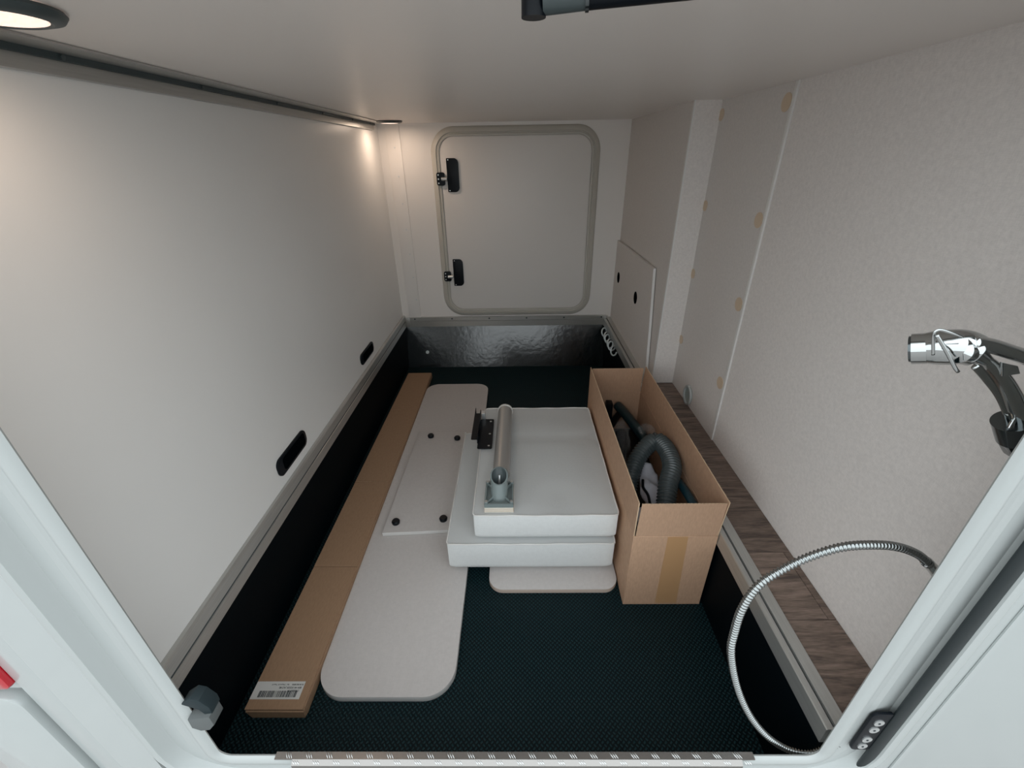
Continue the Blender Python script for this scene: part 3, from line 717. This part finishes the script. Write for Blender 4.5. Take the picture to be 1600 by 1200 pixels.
flap((X1 - T + 0.001, Y0 + 0.002, ZF + 0.0005), (X1 - T + 0.001, Y1, ZF + 0.0005), (0.007, 0, H_ + 0.004), (T - 0.001, 0, 0))
slab('packing_tape', [(0.401, 0.006), (0.464, 0.006), (0.453, 0.279), (0.399, 0.279)], Y0 - 0.0004, Y0 - 0.0001, 'y', TAPE, cb, label='strip of shiny brown packing tape')

# --- contents
def ribbed(name, pts, r, amp, pitch, m, label, cat, seg=20, sub=4, parent=None):
    P = resample(catmull(pts, 24), pitch / sub)
    bm = bmesh.new(); bm_sweep(bm, P, lambda i, n: r + amp * (math.cos(2 * math.pi * i / sub)), seg)
    return link(name, bm, m, parent, smooth=True, label=label, cat=cat)
ribbed('ribbed_hose', [(0.354, 1.02, 0.13), (0.356, 1.075, 0.190), (0.371, 1.125, 0.235), (0.398, 1.175, 0.268), (0.440, 1.215, 0.298), (0.480, 1.235, 0.308), (0.496, 1.175, 0.310), (0.490, 1.100, 0.302), (0.460, 1.035, 0.284), (0.435, 0.965, 0.240), (0.405, 0.905, 0.18)],
       0.0270, 0.0030, 0.0105, HOSEG, 'thick grey ribbed hose bent in an arch inside the open carton', 'hose', seg=28, sub=6)
# crumpled pale cloth bag inside the loop
def crumple(name, poly, z, amp, m, label, cat, seed=1, tilt=(0, 0), thick=0.012, parent=None):
    bm = bmesh.new(); rnd = random.Random(seed); n = 22
    xs = [p[0] for p in poly]; ys_ = [p[1] for p in poly]; cx, cy = sum(xs) / len(xs), sum(ys_) / len(ys_)
    import mathutils.noise as mn
    outline = []
    for i in range(len(poly)):
        a, b = Vector((*poly[i], 0)), Vector((*poly[(i + 1) % len(poly)], 0))
        for k in range(6): outline.append(a + (b - a) * k / 6)
    rings = []
    for side in (1, -1):
        rr = []
        for j in range(1, 11) if side == 1 else range(9, 0, -1):
            t = j / 10; ring = []
            for p in outline:
                q = Vector((cx, cy, 0)) * (1 - t) + p * t
                h = mn.noise(Vector((q.x * 28 + seed, q.y * 18, side * 3.0))) * amp + mn.noise(Vector((q.x * 9, q.y * 30 + seed, 1))) * amp * 0.7
                zz = z + tilt[0] * (q.x - cx) + tilt[1] * (q.y - cy) + side * thick * math.sqrt(max(0, 1 - t * t)) + h * (1 if side == 1 else 0.4)
                ring.append(bm.verts.new((q.x, q.y, zz)))
            rr.append(ring)
        rings += rr
    c0 = bm.verts.new((cx, cy, z + thick)); c1_ = bm.verts.new((cx, cy, z - thick)); n = len(outline)
    for A_, B_ in zip(rings, rings[1:]):
        for i in range(n): bm.faces.new((A_[i], A_[(i + 1) % n], B_[(i + 1) % n], B_[i]))
    for i in range(n): bm.faces.new((c0, rings[0][i], rings[0][(i + 1) % n])); bm.faces.new((c1_, rings[-1][(i + 1) % n], rings[-1][i]))
    bmesh.ops.recalc_face_normals(bm, faces=bm.faces)
    return link(name, bm, m, parent, smooth=True, label=label, cat=cat)
crumple('cloth_bag', [(0.390, 1.07), (0.415, 0.98), (0.432, 0.99), (0.455, 1.08), (0.468, 1.15), (0.455, 1.19), (0.430, 1.19), (0.405, 1.14)], 0.225, 0.018, CLOTH, 'crumpled pale grey cloth bag inside the loop of the ribbed hose', 'bag', 3, (0.0, 0.15), 0.014)
crumple('folded_cloth', [(0.335, 0.87), (0.385, 0.87), (0.395, 0.95), (0.385, 0.985), (0.345, 0.985)], 0.24, 0.014, CLOTH, 'pale folded cloth in the front left corner of the open carton', 'cloth', 5, (0, 0.1), 0.012)
bm = bmesh.new(); bm_sweep(bm, catmull([(0.404, 1.10, 0.250), (0.398, 1.07, 0.245), (0.402, 1.03, 0.248), (0.400, 0.985, 0.238), (0.392, 0.965, 0.262), (0.380, 0.93, 0.262)], 8), 0.0045, 8)
link('bag_cord', bm, BLACKP, None, smooth=True, label='black cord lying across the pale cloths in the open carton', cat='cord')
crumple('white_wrapper', [(0.475, 0.86), (0.515, 0.86), (0.520, 0.99), (0.497, 1.03)], 0.14, 0.008, mat('pale_wrap', (0.5, 0.5, 0.54), 0.6), 'small pale wrapper between ribbed hose and blue tube in the open carton', 'wrapper', 8, (0, 0), 0.006)
tube('blue_tube', [(0.504, 0.85, 0.285), (0.507, 0.95, 0.284), (0.511, 1.04, 0.268), (0.513, 1.12, 0.245)], 0.0135, BLUE, None, flat=(1, 0.8), seg=20, label='dark blue tube along the right wall of the open carton', cat='tube')
tt = tube('teal_tube', [(0.432, 1.612, 0.225), (0.452, 1.55, 0.22), (0.487, 1.44, 0.20), (0.500, 1.40, 0.19)], 0.020, TEAL, None, seg=20, label='dark teal tube leaning in the back right corner of the open carton', cat='tube')
# folded black frame with joint, back of the carton
fr = empty('folded_black_frame', (0.40, 1.5, 0.1), label='black plastic folded frame with joints at the back of the open carton', cat='frame')
for a, b, r in (((0.335, 1.45, 0.165), (0.440, 1.615, 0.175), 0.015), ((0.335, 1.36, 0.13), (0.425, 1.52, 0.140), 0.017), ((0.335, 1.40, 0.16), (0.335, 1.15, 0.12), 0.016)):
    cyl('arm', a, b, r, BLACKP, fr, seg=16)
bm = bmesh.new(); bm_box(bm, 0.380, 0.408, 1.590, 1.630, 0.165, 0.245, 0.006); link('joint', bm, BLACKP, fr, smooth='auto')
bm = bmesh.new(); bm_box(bm, 0.315, 0.345, 1.40, 1.60, 0.17, 0.300, 0.010); link('side_bracket', bm, BLACKP, fr, smooth='auto')
box('dark_liner', 0.315, 0.525, 0.86, 1.62, 0.006, 0.105, BLACKP, None, bev=0.01, label='black folded bundle filling the bottom of the open carton', cat='bundle')
# handle in clear plastic bag
hb = empty('bagged_handle', (0.40, 1.38, 0.15), label='black handle wrapped in a clear plastic bag at the left of the open carton', cat='handle')
tube('handle', [(0.405, 1.42, 0.215), (0.400, 1.36, 0.20), (0.385, 1.30, 0.17), (0.375, 1.22, 0.13)], lambda i, n: 0.022 - 0.012 * i / n, BLACKP, hb, seg=14)
def film(name, pts, r, parent=None, seed=2, **kw):
    import mathutils.noise as mn
    bm = bmesh.new(); P = catmull(pts, 8); bm_sweep(bm, P, r, 28)
    for v in bm.verts:
        nn = mn.noise(v.co * 60 + Vector((seed, 0, 0))); n2 = mn.noise(v.co * 130 + Vector((0, seed, 0)))
        v.co += Vector((nn * 0.010, n2 * 0.009, (nn - n2) * 0.009))
    return link(name, bm, FILM, parent, smooth=False, **kw)
film('clear_bag', [(0.412, 1.47, 0.225), (0.405, 1.42, 0.222), (0.395, 1.36, 0.21), (0.385, 1.28, 0.175), (0.378, 1.20, 0.14)], lambda i, n: [0.016, 0.028, 0.030, 0.018, 0.008][min(4, int(i / n * 5))], hb, 2)
film('clear_wrapping', [(0.462, 1.365, 0.262), (0.485, 1.37, 0.270), (0.510, 1.350, 0.262)], lambda i, n: 0.016, None, 6, label='torn clear plastic wrapping stuck on top of the ribbed hose', cat='wrapping')

# coiled clear spiral hanging at the back right under the rail
P = []
for i in range(6 * 20 + 1):
    a = i / 20 * 2 * math.pi; t = i / 120
    P.append(Vector((0.517 + 0.014 * math.cos(a), 2.43 - 0.30 * t + 0.012 * math.sin(a * 0.5), 0.252 - 0.004 * t + 0.022 * math.sin(a))))
bm = bmesh.new(); bm_sweep(bm, P, 0.0042, 8); link('coiled_cable', bm, mat('silver_coil', (0.62, 0.68, 0.70), 0.2, metal=0.3), None, smooth=True, label='silvery coiled spiral cable under the right rail near the back wall', cat='cable')

# ------------------------------------------------------------------ shower set on the right
sh = empty('shower_handset', (0.52, 0.43, 0.97), label='chrome shower handset hanging in its holder at the right edge', cat='shower')
Yh = 0.430
tube('head', [(0.4600, 0.4560, 0.9885), (0.466, 0.4510, 0.9915), (0.474, 0.4430, 0.9955), (0.482, 0.4360, 0.9985), (0.492, Yh, 0.9960)], lambda i, n: 0.0165 + 0.0030 * math.sin(i / n * 3.1), CHROME, sh, seg=32)
cyl('spray_ring', (0.4625, 0.4540, 0.9895), (0.4535, 0.4620, 0.9855), 0.0175, CHROME, sh, seg=32)
cyl('spray_face', (0.4535, 0.4620, 0.9855), (0.4520, 0.4634, 0.9848), 0.0150, CHROME_D, sh, seg=32)
tube('grip', [(0.470, Yh, 0.9985), (0.488, Yh, 0.994), (0.512, Yh, 0.981), (0.541, Yh, 0.957), (0.574, Yh, 0.920), (0.598, Yh, 0.884)], lambda i, n: (0.0175 - 0.0085 * min(1, i / n / 0.35) if i / n < 0.35 else 0.0090 + 0.0035 * min(1, (i / n - 0.35) / 0.4)), CHROME, sh, seg=28, flat=(1.0, 0.8))
tube('trigger', [(0.500, Yh, 0.980), (0.520, Yh, 0.964), (0.546, Yh, 0.941), (0.571, Yh, 0.912), (0.586, Yh, 0.888)], 0.0026, CHROME, sh, seg=12, flat=(1, 2.2))
tube('inlet_pipe', [(0.478, Yh - 0.004, 1.0080), (0.500, Yh - 0.004, 1.0040), (0.529, Yh - 0.004, 0.9950), (0.548, Yh - 0.004, 0.989)], 0.0078, CHROME, sh, seg=24)
tube('swing_bracket', [(0.4335, Yh - 0.014, 0.999), (0.4245, Yh - 0.014, 1.021), (0.4275, Yh - 0.014, 1.0265), (0.440, Yh - 0.014, 1.0235), (0.456, Yh - 0.013, 1.018)], 0.0010, CHROME, sh, seg=10, flat=(1, 1.7))
tube('bracket_arm', [(0.4245, Yh - 0.017, 1.022), (0.440, Yh - 0.019, 1.005), (0.456, Yh - 0.020, 0.987), (0.463, Yh - 0.019, 0.981)], 0.0011, CHROME, sh, seg=10, flat=(1, 1.7))
slab('thumb_tab', [(0.512, 0.988), (0.530, 0.984), (0.537, 0.975), (0.520, 0.972)], Yh - 0.009, Yh - 0.013, 'y', CHROME, sh, bev=0.001)
ribbed('inlet_hose', [(0.546, Yh - 0.004, 0.9900), (0.575, Yh - 0.003, 0.980), (0.62, Yh, 0.962), (0.68, 0.44, 0.93)], 0.0075, 0.0009, 0.0042, STEEL, None, None, 18, 4, sh)
hk = empty('shower_holder', (0.60, 0.43, 0.87), label='dark chrome holder clasping the shower handset grip beside the white frame', cat='holder')
cyl('clasp', (0.576, 0.43, 0.9075), (0.593, 0.43, 0.8815), 0.0180, CHROME_D, hk, r1=0.0165, seg=32)
tube('clasp_ring', [(0.5645, Yh - 0.010, 0.903), (0.570, Yh - 0.006, 0.913), (0.585, Yh, 0.9165), (0.600, Yh + 0.004, 0.914)], 0.0022, CHROME, hk, seg=10)
slab('support_arm', [(0.578, 0.878), (0.586, 0.884), (0.65, 0.888), (0.65, 0.850), (0.600, 0.855)], Yh + 0.010, Yh - 0.006, 'y', CHROME_D, hk, bev=0.003)
tube('lever', [(0.583, Yh - 0.018, 0.883), (0.598, Yh - 0.018, 0.889), (0.620, Yh - 0.016, 0.896)], 0.0032, CHROME, hk, seg=12)
# metal hose loop
hpts = [(0.662, 0.44, 0.590), (0.630, 0.44, 0.619), (0.604, 0.44, 0.647), (0.575, 0.439, 0.672), (0.540, 0.437, 0.690), (0.503, 0.434, 0.699), (0.453, 0.430, 0.7005), (0.411, 0.427, 0.686),
        (0.376, 0.424, 0.663), (0.347, 0.421, 0.632), (0.333, 0.418, 0.583), (0.333, 0.416, 0.525), (0.335, 0.412, 0.487), (0.352, 0.409, 0.426), (0.377, 0.406, 0.362), (0.408, 0.402, 0.303), (0.443, 0.399, 0.254), (0.480, 0.396, 0.219), (0.506, 0.391, 0.211), (0.530, 0.3835, 0.226), (0.560, 0.3835, 0.262)]
hs = ribbed('shower_hose', hpts[2:], 0.0052, 0.0012, 0.0054, STEEL, 'looping silver metal shower hose hanging from the right wall into the pit', 'hose', 16, 4)
bm = bmesh.new(); P = catmull(hpts[:4], 8); bm_sweep(bm, P[:20], 0.0078, 20); link('ferrule', bm, CHROME, hs, smooth=True)
